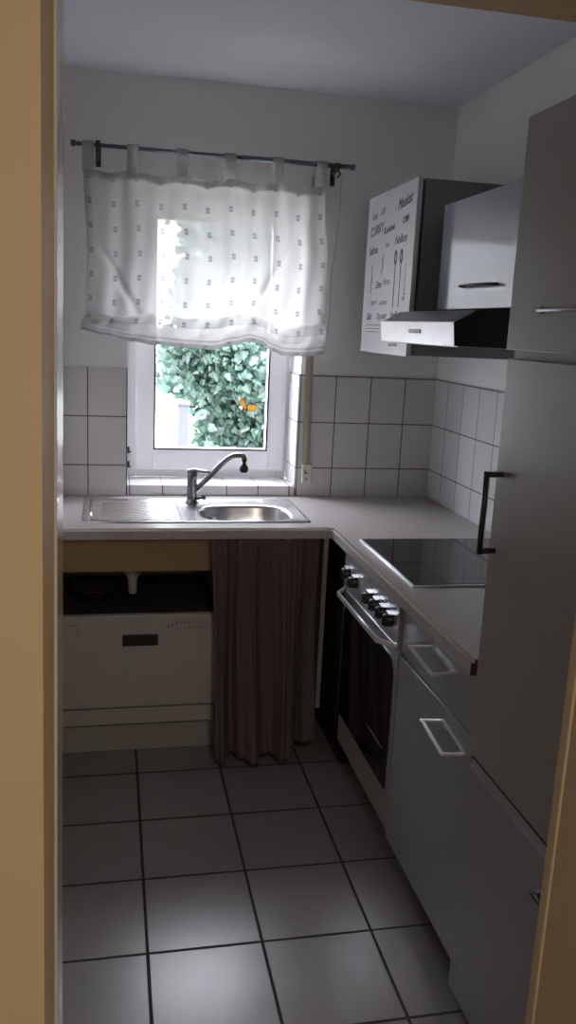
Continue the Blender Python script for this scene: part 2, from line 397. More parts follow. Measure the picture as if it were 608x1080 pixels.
# ------------------------------------------------------------------ outside
g = G(); g.box(-8, 9, .30, 14, -.35, -.25); g.fixed = True; o = struct('ground_outside', g, M['gravel'])
g = G(); g.box(-6, .98, 5.2, 5.4, -.25, 3.3); g.box(-6.2, 1.0, 5.15, 5.45, 3.2, 3.32)
o = g.make('neighbour_house', M['render_wall']); tag(o, 'white rendered house wall seen bright beyond the window', 'building')
o = G().box(.678, .745, 1.62, 1.68, -.25, 1.13, .004).box(.671, .752, 1.612, 1.688, 1.13, 1.15, .003).make('garden_post', M['post']); tag(o, 'pale grey post standing outside beside the ivy', 'post')
def leaf(g, c, size, rnd_):
    n = Vector((rnd_.gauss(0, .5), -abs(rnd_.gauss(.8, .35)), rnd_.gauss(.35, .45))).normalized()
    t = Vector((rnd_.gauss(0, .6), rnd_.gauss(0, .3), -1)); t = (t - n * t.dot(n)).normalized(); b = n.cross(t)
    out = [(0, 0), (.16, .34), (.10, .52), (.42, .62), (.52, .40), (.62, .44), (1.0, 0)]
    L = [g.bm.verts.new(c + t * (u * size - size * .4) + b * (v * size * .9) - n * (abs(v) * .35 * size * (.6 + .8 * u))) for u, v in out]
    R_ = [g.bm.verts.new(c + t * (u * size - size * .4) - b * (v * size * .9) - n * (abs(v) * .35 * size * (.6 + .8 * u))) for u, v in out[1:-1]]
    mid = L[0], L[-1]
    g.bm.faces.new(L); g.bm.faces.new([L[0]] + R_ + [L[-1]])
bush = thing('ivy_bush', 'dense green leafy bush growing right outside the window', 'bush', (1.35, 2.3, -.25))
g = G(); rl = random.Random(3)
def edge_x(z):   # ragged left edge of the bush
    return lerp_tab([(-.3, .72), (.95, .88), (1.10, .84), (1.20, .64), (1.42, .62), (1.6, .68), (1.9, .72), (2.3, .74), (2.9, .9)], z)
cnt = 0
while cnt < 16500:
    z = rl.uniform(.3, 3.1); x = rl.uniform(.45, 2.3); y = 1.95 + rl.random() ** 1.5 * .5 + .15 * math.sin(x * 9 + z * 5)
    if x < edge_x(z) + rl.gauss(0, .035) or z > 2.85 + .15 * math.sin(5 * x) + rl.gauss(0, .05): continue
    leaf(g, Vector((x, y, z)), rl.uniform(.038, .082), rl); cnt += 1
g.make('leaves', M['leaf'], bush)
g = G()
for k in range(16):
    x0 = rl.uniform(1.25, 2.3); p = [(x0, 2.45, -.25)]
    for q in range(1, 7): p.append((p[-1][0] + rl.gauss(-.01, .04), 2.4 + rl.gauss(0, .06), -.25 + q * .47))
    g.tube(p, [.014 - .0018 * q for q in range(7)], 6)
g.make('stems', M['bark'], bush)

# ------------------------------------------------------------------ worktop
WT = .86
g = G(); xs = [XL + .003, .615, .99, 1.09, 1.20, XR - T]; ys = [-1.895, -.615, -.505, -.20, -T]
bm = g.bm; vt = {}
def V(i, j):
    if (i, j) not in vt: vt[i, j] = bm.verts.new((xs[i], ys[j], .9))
    return vt[i, j]
fs = []
for i in range(len(xs) - 1):
    for j in range(len(ys) - 1):
        if j == 0 and i < 3: continue
        if i == 1 and j == 2: continue
        fs.append(bm.faces.new((V(i, j), V(i + 1, j), V(i + 1, j + 1), V(i, j + 1))))
r = bmesh.ops.extrude_face_region(bm, geom=fs)
bmesh.ops.translate(bm, verts=[v for v in r['geom'] if isinstance(v, bmesh.types.BMVert)], vec=(0, 0, WT - .9))
bm.normal_update()
bmesh.ops.recalc_face_normals(bm, faces=bm.faces)
for f in bm.faces:
    if abs(f.normal.y) > .9 and abs(f.calc_center_median().y + 1.895) < .001: f.material_index = 1
es = [e for e in bm.edges if all(abs(v.co.z - .9) < 1e-5 for v in e.verts) and (all(abs(v.co.y + .615) < 1e-5 and v.co.x < 1.0901 for v in e.verts) or all(abs(v.co.x - 1.09) < 1e-5 and v.co.y < -.61 for v in e.verts))]
rb = bmesh.ops.bevel(bm, geom=es, offset=.009, segments=4, affect='EDGES')
for f in rb['faces']: f.smooth = True; f.material_index = 2
o = g.make('worktop', [M['worktop'], M['chip'], M['edge']]); tag(o, 'L-shaped grey speckled laminate worktop running under window and hob', 'worktop')

# ------------------------------------------------------------------ sink
sk = thing('kitchen_sink', 'stainless steel inset sink with drainboard and one bowl under the window', 'sink', (.60, -.31, .9))
def superell(cx, cy, a, b, n, e):
    P = []
    for k in range(n):
        t = 2 * PI * k / n; c_, s_ = math.cos(t), math.sin(t)
        P.append((cx + a * math.copysign(abs(c_) ** (2 / e), c_), cy + b * math.copysign(abs(s_) ** (2 / e), s_)))
    return P
def loopbridge(g, loops, smooth=True):
    vs = [[g.bm.verts.new(p) for p in L] for L in loops]; n = len(vs[0])
    for A, B in zip(vs, vs[1:]):
        for k in range(n):
            f = g.bm.faces.new((A[k], A[(k + 1) % n], B[(k + 1) % n], B[k])); f.smooth = smooth
    return vs
NN = 96; bx, by, ba, bb = .796, -.362, .178, .138
g = G()
X0, X1, YA, YB = .170, 1.030, -.527, -.098
def outer(inset, z, e=26):
    # rectangle points chosen by the angle from the bowl centre
    P = []
    for k in range(NN):
        t = 2 * PI * k / NN; c_, s_ = math.cos(t), math.sin(t); best = 1e9
        for lim, comp, ctr in ((X1 - inset, c_, bx), (X0 + inset, c_, bx), (YB - inset, s_, by), (YA + inset, s_, by)):
            if abs(comp) > 1e-9:
                q = (lim - ctr) / comp
                if q > 0: best = min(best, q)
        P.append((bx + c_ * best, by + s_ * best, z))
    return P
def snap(P, inset):
    # make sure the four corners are real corners
    for cx_, cy_ in ((X0 + inset, YA + inset), (X0 + inset, YB - inset), (X1 - inset, YA + inset), (X1 - inset, YB - inset)):
        k = min(range(NN), key=lambda i: (P[i][0] - cx_) ** 2 + (P[i][1] - cy_) ** 2); P[k] = (cx_, cy_, P[k][2])
    return P
def bowl(a, b, z, e=3.2): return [(x, y, z) for x, y in superell(bx, by, a, b, NN, e)]
L = [snap(outer(0, .9005), 0), snap(outer(.003, .9055), .003), snap(outer(.010, .9055), .010), snap(outer(.016, .9030), .016)]
L += [bowl(ba + .012, bb + .012, .9030), bowl(ba + .006, bb + .006, .9025), bowl(ba, bb, .899), bowl(ba - .004, bb - .004, .890), bowl(ba - .012, bb - .010, .80), bowl(ba - .03, bb - .028, .762), bowl(ba - .07, bb - .065, .755), bowl(.03, .03, .752, 2)]
vs = loopbridge(g, L); g.bm.faces.new(vs[-1])
g.make('basin', M['steel'], sk)
g = G()
for k in range(11):
    y = -.47 + k * .032
    g.tube([(.235, y, .9020), (.245, y, .9034), (.525 - .03 * (k > 7), y, .9030), (.54 - .03 * (k > 7), y, .9020)], .0055, 8, flat=.4)
g.tube([(.20, -.50, .9035), (.20, -.125, .9035)], .006, 8, flat=.5)
g.make('drainboard_ribs', M['steel'], sk)
g = G(); g.lathe([(.0, 0), (.028, 0), (.034, .002), (.040, .001)], (bx, by, .7525)); g.make('drain_strainer', M['chrome'], sk)
g = G(); g.tube([(bx, by, .752), (bx, by, .66)], .022); g.lathe([(.022, 0), (.04, -.02), (.04, -.12), (.02, -.14)], (bx, by, .68)); g.make('trap', M['plastic'], sk)

# faucet
fa = thing('faucet', 'chrome single lever mixer tap with angled spout beside the sink bowl', 'faucet', (.603, -.175, .9035))
fxx, fyy = .603, -.175
g = G(); g.lathe([(.0, 0), (.027, 0), (.028, .004), (.0215, .010), (.0205, .02), (.0205, .105), (.021, .108), (.021, .126), (.018, .132), (0, .134)], (fxx, fyy, .9035)); g.make('body', M['chrome'], fa)
g = G(); g.tube([(fxx - .02, fyy, 1.034), (fxx + .01, fyy - .003, 1.040), (fxx + .05, fyy - .008, 1.036), (fxx + .088, fyy - .012, 1.031)], [.014, .017, .011, .008], 12, flat=.55); g.make('lever', M['chrome'], fa)
sp = curve_pts([(fxx + .012, fyy - .004, .955), (fxx + .07, fyy - .018, 1.018), (fxx + .13, fyy - .034, 1.085), (fxx + .165, fyy - .045, 1.108), (fxx + .195, fyy - .055, 1.110), (fxx + .204, fyy - .058, 1.098)], 7)
g = G(); g.tube(sp, .011, 14); g.make('spout', M['chrome'], fa)
e = sp[-1]
g = G(); g.lathe([(0, .0), (.010, 0), (.011, -.012), (.007, -.018), (.007, -.024), (.010, -.027), (.010, -.030), (.016, -.036), (.0185, -.046), (.0165, -.056), (.011, -.061), (0, -.061)], e + Vector((0, 0, .004))); g.make('aerator', M['black'], fa)
g = G(); g.tube([(fxx + .015, fyy - .012, .922), (fxx + .045, fyy - .025, .930)], .006); g.lathe([(0, 0), (.011, .0), (.012, .008), (.009, .012), (0, .012)], (fxx + .042, fyy - .024, .929), (.8, -.3, .35)); g.make('stop_valve', M['darkmetal'], fa)

# ------------------------------------------------------------------ sink cupboard, dishwasher
sc = thing('sink_cabinet', 'open base cabinet below the sink with a beige front rail', 'cabinet', (.58, -.3, 0))
g = G(); g.box(.086, .655, -.572, -.556, .729, .8595, .001); o = g.make('front_rail', M['apron'], sc); o['label'] = 'beige board rail under the worktop edge'
g = G(); g.box(1.066, 1.084, -.598, -.03, .165, .8595, .001); g.box(1.066, 1.084, -.50, -.03, 0, .165); g.make('side_panel', M['plinth'], sc)
g = G(); g.box(.676, .692, -.55, -.03, 0, .8595, .001); g.make('divider_panel', M['carcass'], sc)
g = G(); g.box(.086, .676, -.54, -.524, 0, .112, .001); g.make('plinth', M['plinth'], sc)
g = G(); g.box(.086, .676, -.522, -.03, .095, .113); g.make('bottom_shelf', M['carcass'], sc)
g = G(); g.box(1.0455, 1.064, -.585, -.57, .17, .74, .001); o = g.make('slot_shade_strip', M['dark'], sc)  # dark strip painting the shade of the open slot beside the curtain

dw = thing('dishwasher', 'compact white dishwasher standing on a plinth under the drainboard', 'dishwasher', (.38, -.33, .114))
g = G(); g.box(.095, .667, -.553, -.06, .125, .562, .004); g.box(.12, .64, -.52, -.1, .114, .126); g.make('body', [M['dark']], dw)
g = G(); g.box(.092, .671, -.583, -.552, .197, .5625, .005)
dwd = g.make('door', M['white'], dw)
g = G(); g.box(.092, .669, -.578, -.552, .126, .190, .004); g.make('base_panel', M['white'], dw)
g = G(); g.box(.318, .450, -.5855, -.5825, .443, .487, .001); g.box(.322, .446, -.591, -.583, .478, .489, .003)
g.make('handle_recess', M['dark'], dwd)
g = G()
fm = lambda x, z: Matrix.Translation((x, -.5834, z)) @ Matrix.Rotation(PI / 2, 4, 'X')
for k in range(8): g.lathe([(0, 0), (.0028, 0), (.0028, .0006), (0, .0006)], (.520 + k * .0145, -.5831, .530), (0, -1, 0), 10)
for k in range(5): g.box(.560 + k * .017, .568 + k * .017, -.5838, -.583, .515, .5165); g.box(.560 + k * .017, .570 + k * .017, -.5838, -.583, .507, .5085)
g.box(.500, .506, -.5838, -.583, .517, .524); g.box(.484, .490, -.5838, -.583, .513, .520)
g.make('programme_marks', M['ink'], dwd)
g = G(); g.box(.118, .160, -.5838, -.583, .527, .532); g.box(.147, .165, -.5838, -.583, .505, .507); g.box(.147, .165, -.5838, -.583, .494, .4955); g.box(.153, .155, -.5838, -.583, .497, .504); g.box(.160, .162, -.5838, -.583, .497, .504)
g.make('maker_marks', M['inkl'], dwd)

o = G().lathe([(0, 0), (.045, 0), (.05, .006), (.085, .06), (.088, .064), (.083, .062), (.046, .010), (0, .008)], (.215, -.40, .5622)).make('brown_bowl', M['bowl']); tag(o, 'dim brown bowl standing on top of the dishwasher', 'bowl')
o = G().lathe([(.018, .26), (.018, .135), (.05, .115), (.045, .10), (.018, .055), (.017, .0), (.010, -.004), (0, -.004)], (.358, -.42, .600)).make('drain_funnel', M['plastic']); tag(o, 'white plastic drain funnel hanging above the dishwasher', 'drain fitting')

# fabric skirt closing the cupboard under the bowl
g = G()
def folds(u, v):
    x0 = .634 + .030 * v; x1 = 1.039 + .003 * min(1, v * 1.6) - .02 * max(0, v - .75)
    a = .014 + .036 * v ** .7
    w = math.sin(2 * PI * (3.15 * u + .08) + .5 * math.sin(5 * u)) * .78 + math.sin(2 * PI * (7.3 * u + .3) + 1.5 * v) * .24 + math.sin(2 * PI * 17 * u) * .18 * (1 - v) + math.sin(2 * PI * 12.1 * u + 2 * v) * .08
    belly = .095 * max(0, (v - .35) / .65) ** 1.3 * (.75 + .25 * math.sin(PI * u))
    y = -.603 - belly - a * (w + .5)
    zb = .006 + .006 * (1 - max(-1, min(1, w))) * .6 + .055 * max(0, u - .72) / .28 * 1.0
    z = .858 + (zb - .858) * v
    if v > .97: y += (v - .97) * 1.0
    x = x0 + (x1 - x0) * u + .006 * math.sin(9 * u + 4 * v)
    return (x, y, z)
g.grid(folds, 220, 90, uvf=lambda u, v: (u * .75, v * .85))
o = g.make('cupboard_curtain', M['skirt'], solid=.003, fixn=False); tag(o, 'grey brown fabric curtain gathered below the sink bowl', 'curtain')

# ------------------------------------------------------------------ right run
FX = 1.12       # front plane
def bow_handle(name, parent, pin, pout, w=.009, t=.006, mat='brushed'):
    """flat rectangular frame handle: inner bar on the front, outer bar towards the room"""
    (a0, a1), (b0, b1) = pin, pout
    g = G()
    def bar(p, q, ww):
        p, q = Vector(p), Vector(q); d = (q - p).normalized(); n = Vector((0, 0, 1)); s = d.cross(n).normalized(); n = s.cross(d)
        p = p - d * ww / 2; q = q + d * ww / 2; pts = []
        for P_ in (p, q):
            for sx in (-1, 1):
                for sz in (-1, 1): pts.append(P_ + s * sx * ww / 2 + n * sz * t / 2)
        g.hexa(pts)
    bar(a0, a1, w); bar(b0, b1, w); bar(a0, b0, w); bar(a1, b1, w)
    for p in (a0, a1):
        d = Vector(a1) - Vector(a0); c_ = Vector(a0) + d * (.12 if p is a0 else .88)
        g.box(c_.x - .004, FX + .001, c_.y - .012, c_.y + .012, c_.z - .012, c_.z - .002, .001)
    return g.make(name, M[mat], parent)

# oven
ov = thing('built_in_oven', 'built-in oven with black glass door and six knobs under the hob', 'oven', (1.40, -1.05, .225))
g = G(); g.box(1.135, 1.66, -1.345, -.757, .228, .855); g.make('housing', M['dark'], ov)
g = G(); g.box(1.108, 1.135, -1.350, -.752, .712, .856, .002); cp = g.make('control_panel', M['silver'], ov)
def knob(y, z, big=False):
    g = G(); g.lathe([(0, 0), (.020, 0), (.020, .003), (.0, .003)], (1.108, y, z), (-1, 0, 0), 24)
    ring = g.make('knob_ring', M['brushed'], None) if False else None
    g.lathe([(.0205, .003), (.0195, .025), (.016, .029), (0, .029)], (1.108, y, z), (-1, 0, 0), 24)
    g.box(1.108 - .033, 1.108 - .022, y - .0035, y + .0035, z - .015, z + .015, .0015)
    k = g.make('knob', M['black'], ov)
    h = G(); h.box(1.108 - .016, 1.108, y - .020, y + .020, z + .0215, z + .0232, .0005); h.make('knob_marker', M['brushed'], k)
for y, z in ((-.812, .782), (-.905, .778), (-1.085, .781), (-1.155, .781), (-1.225, .781), (-1.295, .781)): knob(y, z)
g = G(); g.box(1.112, 1.135, -1.350, -.752, .226, .706, .004); od = g.make('door', M['silver'], ov)
# black glass with rounded upper corners
def rrect(y0, y1, z0, z1, rt, n=6):
    P = [(y0, z0), (y1, z0)]
    for k in range(n + 1): t = PI / 2 * k / n; P.append((y1 - rt + rt * math.cos(t), z1 - rt + rt * math.sin(t)))
    for k in range(n + 1): t = PI / 2 * k / n; P.append((y0 + rt - rt * math.sin(t), z1 - rt + rt * math.cos(t)))
    return P
g = G(); g.prism(rrect(-1.328, -.774, .236, .668, .055), 'x', 1.108, 1.113); g.make('door_glass', M['blackglass'], od)
g = G(); g.prism(rrect(-1.285, -1.12, .353, .356, .001), 'x', 1.1070, 1.108); g.make('glass_line', M['carcass'], od)
g = G()
P = [(1.112, -.770, .716), (1.064, -.835, .716), (1.064, -1.292, .716), (1.112, -1.345, .716)]
def flatbar(g, p, q, w, t):
    p, q = Vector(p), Vector(q); d = (q - p).normalized(); n = Vector((0, 0, 1)); s = d.cross(n).normalized(); p = p - d * w * .4; q = q + d * w * .4
    g.hexa([P_ + s * sx * w / 2 + n * sz * t / 2 for P_ in (p, q) for sx in (-1, 1) for sz in (-1, 1)])
for a, b in zip(P, P[1:]): flatbar(g, a, b, .008, .014)
flatbar(g, (1.108, -.775, .712), (1.108, -1.345, .712), .006, .008)
g.make('handle', M['brushed'], ov)
oc = thing('oven_cabinet', 'pale grey cabinet base below the oven with recessed kickboard', 'cabinet', (1.40, -1.05, 0))
G().box(FX, 1.138, -1.352, -.75, .108, .222, .002).make('filler_panel', M['plinth'], oc)
G().box(1.135, 1.15, -.748, -.03, .0, .8595, .001).make('corner_shade_panel', M['dark'], oc)  # dark sheet added so the open corner beside the oven looks shaded black
G().box(1.177, 1.193, -1.885, -.75, 0, .105, .001).make('kickboard', M['plinth'], oc)

# hob
hb = thing('cooktop', 'black glass hob with a thin steel rim set in the worktop', 'cooktop', (1.40, -1.075, .9))
g = G(); g.box(1.140, 1.645, -1.355, -.795, .900, .9055, .002); g.make('rim', M['brushed'], hb)
g = G(); g.box(1.149, 1.636, -1.346, -.804, .9045, .9068, .001); gl = g.make('glass_plate', M['blackglass'], hb)

# drawer cabinet
dc = thing('drawer_cabinet', 'grey base cabinet with one drawer above a door, right of the oven', 'cabinet', (1.40, -1.62, .105))
g = G(); g.box(1.140, 1.69, -1.888, -1.356, .106, .8595, .001); g.make('carcass', M['carcass'], dc)
g = G(); g.box(FX, 1.1385, -1.888, -1.356, .700, .853, .0025); dr = g.make('drawer', M['door_grey'], dc)
bow_handle('handle', dr, ((1.116, -1.595, .813), (1.116, -1.752, .806)), ((1.069, -1.555, .799), (1.060, -1.745, .799)))
g = G(); g.box(1.116, 1.1385, -1.889, -1.356, .090, .694, .002); dd = g.make('door', M['door_grey'], dc)
bow_handle('handle', dd, ((1.116, -1.712, .656), (1.116, -1.858, .640)), ((1.072, -1.675, .641), (1.058, -1.850, .639)))

# tall cabinet
tc = thing('tall_cabinet', 'tall grey built-in cabinet beside the doorway', 'cabinet', (1.40, -2.2, 0))
g = G(); g.box(1.126, 1.69, -2.495, -1.902, .03, .66); g.box(1.118, 1.69, -2.495, -1.902, .66, 2.058, .001); g.make('carcass', M['carcass'], tc)
g = G(); g.box(1.098, 1.117, -2.492, -1.899, 1.602, 2.062, .002); td = g.make('upper_door', M['tall_grey'], tc)
g = G(); g.tube([(1.098, -2.045, 1.682), (1.088, -2.045, 1.682)], .007); g.tube([(1.098, -2.225, 1.682), (1.088, -2.225, 1.682)], .006); g.tube([(1.087, -2.040, 1.682), (1.087, -2.235, 1.682)], .0035); g.make('handle', M['silver'], td)
g = G(); g.box(1.104, 1.117, -2.492, -1.899, .672, 1.584, .002); td = g.make('door', M['tall_grey'], tc)
def bracket_handle(parent, p0, p1, xd, xo, mat='darkmetal', r=.0065):
    g = G(); y0, z0 = p0; y1, z1 = p1
    g.tube([(xd, y0, z0), (xo + .004, y0, z0)], r, 10); g.tube([(xd, y1, z1), (xo + .004, y1, z1)], r, 10)
    d = Vector((0, y1 - y0, z1 - z0)).normalized() * r
    g.tube([Vector((xo, y0, z0)) - d, Vector((xo, y1, z1)) + d], r, 10); return g.make('handle', M[mat], parent)
bracket_handle(td, (-1.928, 1.168), (-1.928, 1.338), 1.104, 1.068)
g = G(); g.box(1.114, 1.1255, -2.492, -1.8898, .098, .625, .001); g.prism([(1.113, .615), (1.113, .626), (1.1215, .650), (1.1255, .651), (1.1255, .615)], 'y', -2.492, -1.8898); td = g.make('lower_door', M['door_grey'], tc)
bracket_handle(td, (-2.318, .598), (-2.45, .598), 1.108, 1.062)
g = G(); g.box(1.1145, 1.1255, -2.492, -1.8898, .022, .094, .002); g.make('plinth_panel', M['door_grey'], tc)
G().box(1.1165, 1.1185, -2.49, -1.90, .653, .676).make('shadow_gap', M['dark'], tc)  # dark strip painting the shade between the upper and lower fronts

# ------------------------------------------------------------------ wall units
wc = thing('wall_cabinet', 'grey wall cabinet in the corner, its white door printed with spice names', 'cabinet', (1.5, -.42, 1.548))
g = G(); g.box(1.318, XR - .002, -.722, -.125, 1.550, 2.140, .001); g.make('carcass', M['carcass'], wc)
g = G(); g.box(1.290, 1.308, -.724, -.158, 1.546, 2.142, .0015); wd = g.make('printed_door', M['textdoor'], wc); wd['label'] = 'white door with words and two spoons'
g = G(); g.box(1.308, 1.318, -.70, -.18, 1.57, 2.12); g.make('door_gap_shade', M['dark'], wc)  # dark filler painting the shade in the gap behind the door
Rt = Matrix(((0, 0, -1, 0), (-1, 0, 0, 0), (0, 1, 0, 0), (0, 0, 0, 1)))
def put(g, txt, y, z, size, shear=0, rot=0, wide=1):
    dark = g; g = G()
    text_geo(g, txt, size, shear, Matrix.Translation((1.2896, y, z)) @ Rt @ Matrix.Rotation(math.radians(rot), 4, 'Z'), wide=wide)
    g.make('printed_word', M['ink' if dark else 'inkl'], wd)
g = True
put(g, 'Muskat', -.525, 2.055, .052, .45, 6); put(g, 'Kurkuma', -.375, 1.987, .034, .5, 4); put(g, 'Chili', -.590, 2.004, .032, .4, 6)
put(g, 'CURRY', -.205, 1.990, .052, .1, 4); put(g, 'Safran', -.205, 1.922, .043, 0, 2, 1.05); put(g, 'Nelken', -.515, 1.938, .045, .4, 2)
put(g, 'Salz', -.223, 1.672, .040, 0, 2)
put(g, 'Zimt', -.310, 1.790, .038, .4, 2)
for yc in (-.540, -.602):        # two long spoons with pierced bowls
    g = G(); n = 20; ro = [(yc + .017 * math.cos(2 * PI * k / n), 1.893 + .027 * math.sin(2 * PI * k / n)) for k in range(n)]
    ri = [(yc + .005 * math.cos(2 * PI * k / n), 1.893 + .012 * math.sin(2 * PI * k / n)) for k in range(n)]
    A = [g.bm.verts.new((1.2892, *p)) for p in ro]; B = [g.bm.verts.new((1.2892, *p)) for p in ri]
    for k in range(n): g.bm.faces.new((A[k], A[(k + 1) % n], B[(k + 1) % n], B[k]))
    g.box(1.2892, 1.2899, yc - .0034, yc + .0034, 1.715, 1.868)
    g.make('printed_spoon', M['ink'], wd)
g = False
put(g, 'Anis', -.215, 2.050, .040, .4, 6); put(g, 'Dill', -.320, 2.060, .034, .4, 6); put(g, 'Senf', -.405, 1.938, .026, .3, 2)
put(g, 'Oregano', -.262, 1.772, .030, .3, 90); put(g, 'Pfeffer', -.395, 1.840, .030, .3, 90); put(g, 'Minze', -.405, 1.800, .034, .3, 2)
put(g, 'Basilikum', -.664, 1.735, .034, .1, 90); put(g, 'Ingwer', -.265, 1.730, .028, .4, 2); put(g, 'Lorbeer', -.375, 1.726, .028, .4, 2)
put(g, 'Thymian', -.345, 1.673, .036, .4, 2); put(g, 'Vanille', -.515, 1.680, .032, .4, 2)
put(g, 'Kardamom', -.52, 1.575, .022, .3, 2)
g = G()
for k, (a, b) in enumerate(((.195, .0), (.195, 0), (.19, 0))): g.box(1.2894, 1.2899, -.215 - a + .012 * k, -.215, 1.650 - .013 * k, 1.6535 - .013 * k)
g.make('printed_lines', M['inkl'], wd)

hc = thing('hood_cabinet', 'shallow wall cabinet with glossy blue-grey flap above the extractor hood', 'cabinet', (1.53, -1.08, 1.706))
g = G(); g.box(1.380, XR - .002, -1.378, -.806, 1.708, 2.040, .001); g.make('carcass', M['carcass'], hc)
g = G(); g.box(1.360, 1.379, -1.380, -.804, 1.708, 2.046, .002); hd = g.make('flap_door', M['gloss'], hc)
g = G(); g.tube([(1.36, -1.03, 1.776), (1.335, -1.05, 1.776), (1.330, -1.15, 1.776), (1.335, -1.25, 1.776), (1.36, -1.27, 1.776)], .0055, 10, flat=.8); g.make('handle', M['darkmetal'], hd)

hood = thing('extractor_hood', 'slim extractor hood with pale front strip over the hob', 'extractor hood', (1.45, -1.03, 1.598))
prof = [(1.206, 1.598), (1.199, 1.6615), (1.266, 1.698), (1.36, 1.7055), (1.69, 1.7055), (1.69, 1.598)]
g = G(); g.prism([(x + .004 if x < 1.21 else x, z) for x, z in prof], 'y', -1.348, -.700, bev=.001); g.make('body', M['hoodtop'], hood)
g = G(); g.prism([(1.206, 1.5975), (1.199, 1.6620), (1.203, 1.6640), (1.210, 1.5975)], 'y', -1.352, -.697); fr = g.make('front_strip', M['hoodfront'], hood)
g = G(); g.prism([(x + .002, z) for x, z in prof], 'y', -1.353, -1.3485); g.make('black_end', M['black'], hood)  # black plate across the near end of the hood
g = G(); g.box(1.1995, 1.2045, -1.092, -.99, 1.628, 1.640, .001); g.make('badge', M['darkmetal'], fr)
g = G(); g.box(1.1985, 1.2000, -1.065, -.995, 1.631, 1.637); g.make('badge_plate', M['carcass'], fr)
g = G(); g.box(1.23, 1.66, -1.32, -.73, 1.594, 1.5985, .001); g.make('filter_grille', M['silver'], hood)

# ------------------------------------------------------------------ blind on its rod
RY, RZ = -.085, 2.270
rd = thing('curtain_rod', 'blue-grey metal curtain rod fixed above the window', 'curtain rod', (.70, -.04, RZ))
g = G(); g.tube([(.155, RY, RZ), (.80, RY, RZ)], .0075); g.tube([(.78, RY, RZ), (1.215, RY, RZ)], .0095); g.make('rod', M['rodm'], rd)
for sx, x in ((-1, .158), (1, 1.212)):
    g = G(); g.lathe([(.0, 0), (.010, 0), (.010, .004), (.007, .006), (.007, .010), (.011, .013), (.013, .022), (.010, .030), (0, .033)], (x, RY, RZ), (sx, 0, 0)); g.make('finial', M['rodm'], rd)
for x in (.227, 1.170):
    g = G(); g.box(x - .010, x + .010, -.006, 0, RZ - .065, RZ + .012, .002); g.tube([(x, -.004, RZ - .02), (x, -.05, RZ - .016), (x, RY, RZ - .012)], .006)
    g.lathe([(.0125, -.009), (.0125, .009)], (x, RY, RZ), (1, 0, 0)); g.box(x - .009, x + .009, RY - .013, RY - .009, RZ - .06, RZ + .015, .001) if x < .5 else g.tube([(x, RY, RZ - .01), (x + .012, RY, RZ - .03), (x, RY, RZ - .045)], .004)
    g.make('bracket', M['darkmetal'], rd)

bl = thing('window_blind', 'sheer white dotted fabric blind hanging from the rod by tabs', 'blind', (.66, -.09, 1.51))
BOT = [(.155, 1.584), (.25, 1.566), (.361, 1.545), (.447, 1.534), (.587, 1.528), (.683, 1.524), (.76, 1.546), (.826, 1.564), (.877, 1.555), (.918, 1.530), (.979, 1.513), (1.059, 1.512), (1.14, 1.522)]
CRS = [(.155, 1.655), (.28, 1.637), (.446, 1.652), (.586, 1.640), (.824, 1.668), (.976, 1.624), (1.14, 1.642)]
def edge_l(z): return lerp_tab([(1.5, .152), (1.60, .160), (1.66, .178), (1.9, .184), (2.19, .172)], z)
def edge_r(z): return lerp_tab([(1.5, 1.146), (1.62, 1.156), (1.7, 1.146), (1.9, 1.150), (2.05, 1.128), (2.19, 1.122)], z)
BY = -.088
def blind(u, v):
    x = .16 + .985 * u; zb = lerp_tab(BOT, x); zc = lerp_tab(CRS, x)
    ztop = 2.180 + .010 * math.cos(2 * PI * 5 * u) * .6 - .004
    if v < .62:
        t = v / .62; z = ztop + (zc - ztop) * t
        y = BY + .007 * math.sin(2 * PI * (4.5 * u) + .8) * (.5 + .5 * math.sin(PI * t)) + .004 * math.sin(2 * PI * 11 * u + 3 * t)
        # slanting drag folds near the lower corners
        dl = ((x - .24) + (z - 1.86) * .62); y -= .014 * math.exp(-(dl / .018) ** 2) * max(0, min(1, (2.0 - z) / .15)) * max(0, 1 - abs(x - .30) / .17)
        dr = ((x - .90) - (z - 1.80) * .55); y -= .012 * math.exp(-(dr / .018) ** 2) * max(0, 1 - abs(z - 1.80) / .18)
        y += .012 * max(0, t - .9) / .1
    else:
        t = (v - .62) / .38
        h = zc - zb
        prof = [(0, .012, 1.0), (.12, .002, .90), (.25, -.018, .70), (.42, -.030, .42), (.58, -.028, .16), (.70, -.016, .0), (.80, .0, .10), (.90, .006, .35), (1.0, .010, .62)]
        y = BY + lerp_tab([(a, b) for a, b, c in prof], t); z = zb + h * lerp_tab([(a, c) for a, b, c in prof], t)
        y += .004 * math.sin(2 * PI * 6 * u + 8 * t) + .003 * math.sin(2 * PI * 15 * u + 5 * t)
    xl, xr = edge_l(z), edge_r(z)
    return (xl + (xr - xl) * u, y, z)
g = G()
def vlen(v): return v * .54 / .62 if v < .62 else .54 + (v - .62) / .38 * .20
g.grid(blind, 200, 150, uvf=lambda u, v: (u * .975, vlen(v)))
g.make('cloth', M['voile'], bl, fixn=False)
g = G()
def topy(u): return BY + .007 * math.sin(2 * PI * 4.5 * u + .8) * .5 + .004 * math.sin(2 * PI * 11 * u)
g.grid(lambda u, v: (blind(u, 0)[0], blind(u, 0)[1] - .0025 - .001 * math.sin(PI * v), blind(u, 0)[2] + .004 - .027 * v), 120, 3, uvf=lambda u, v: (.0, .05))
g.make('top_hem', M['tabv'], bl, fixn=False)
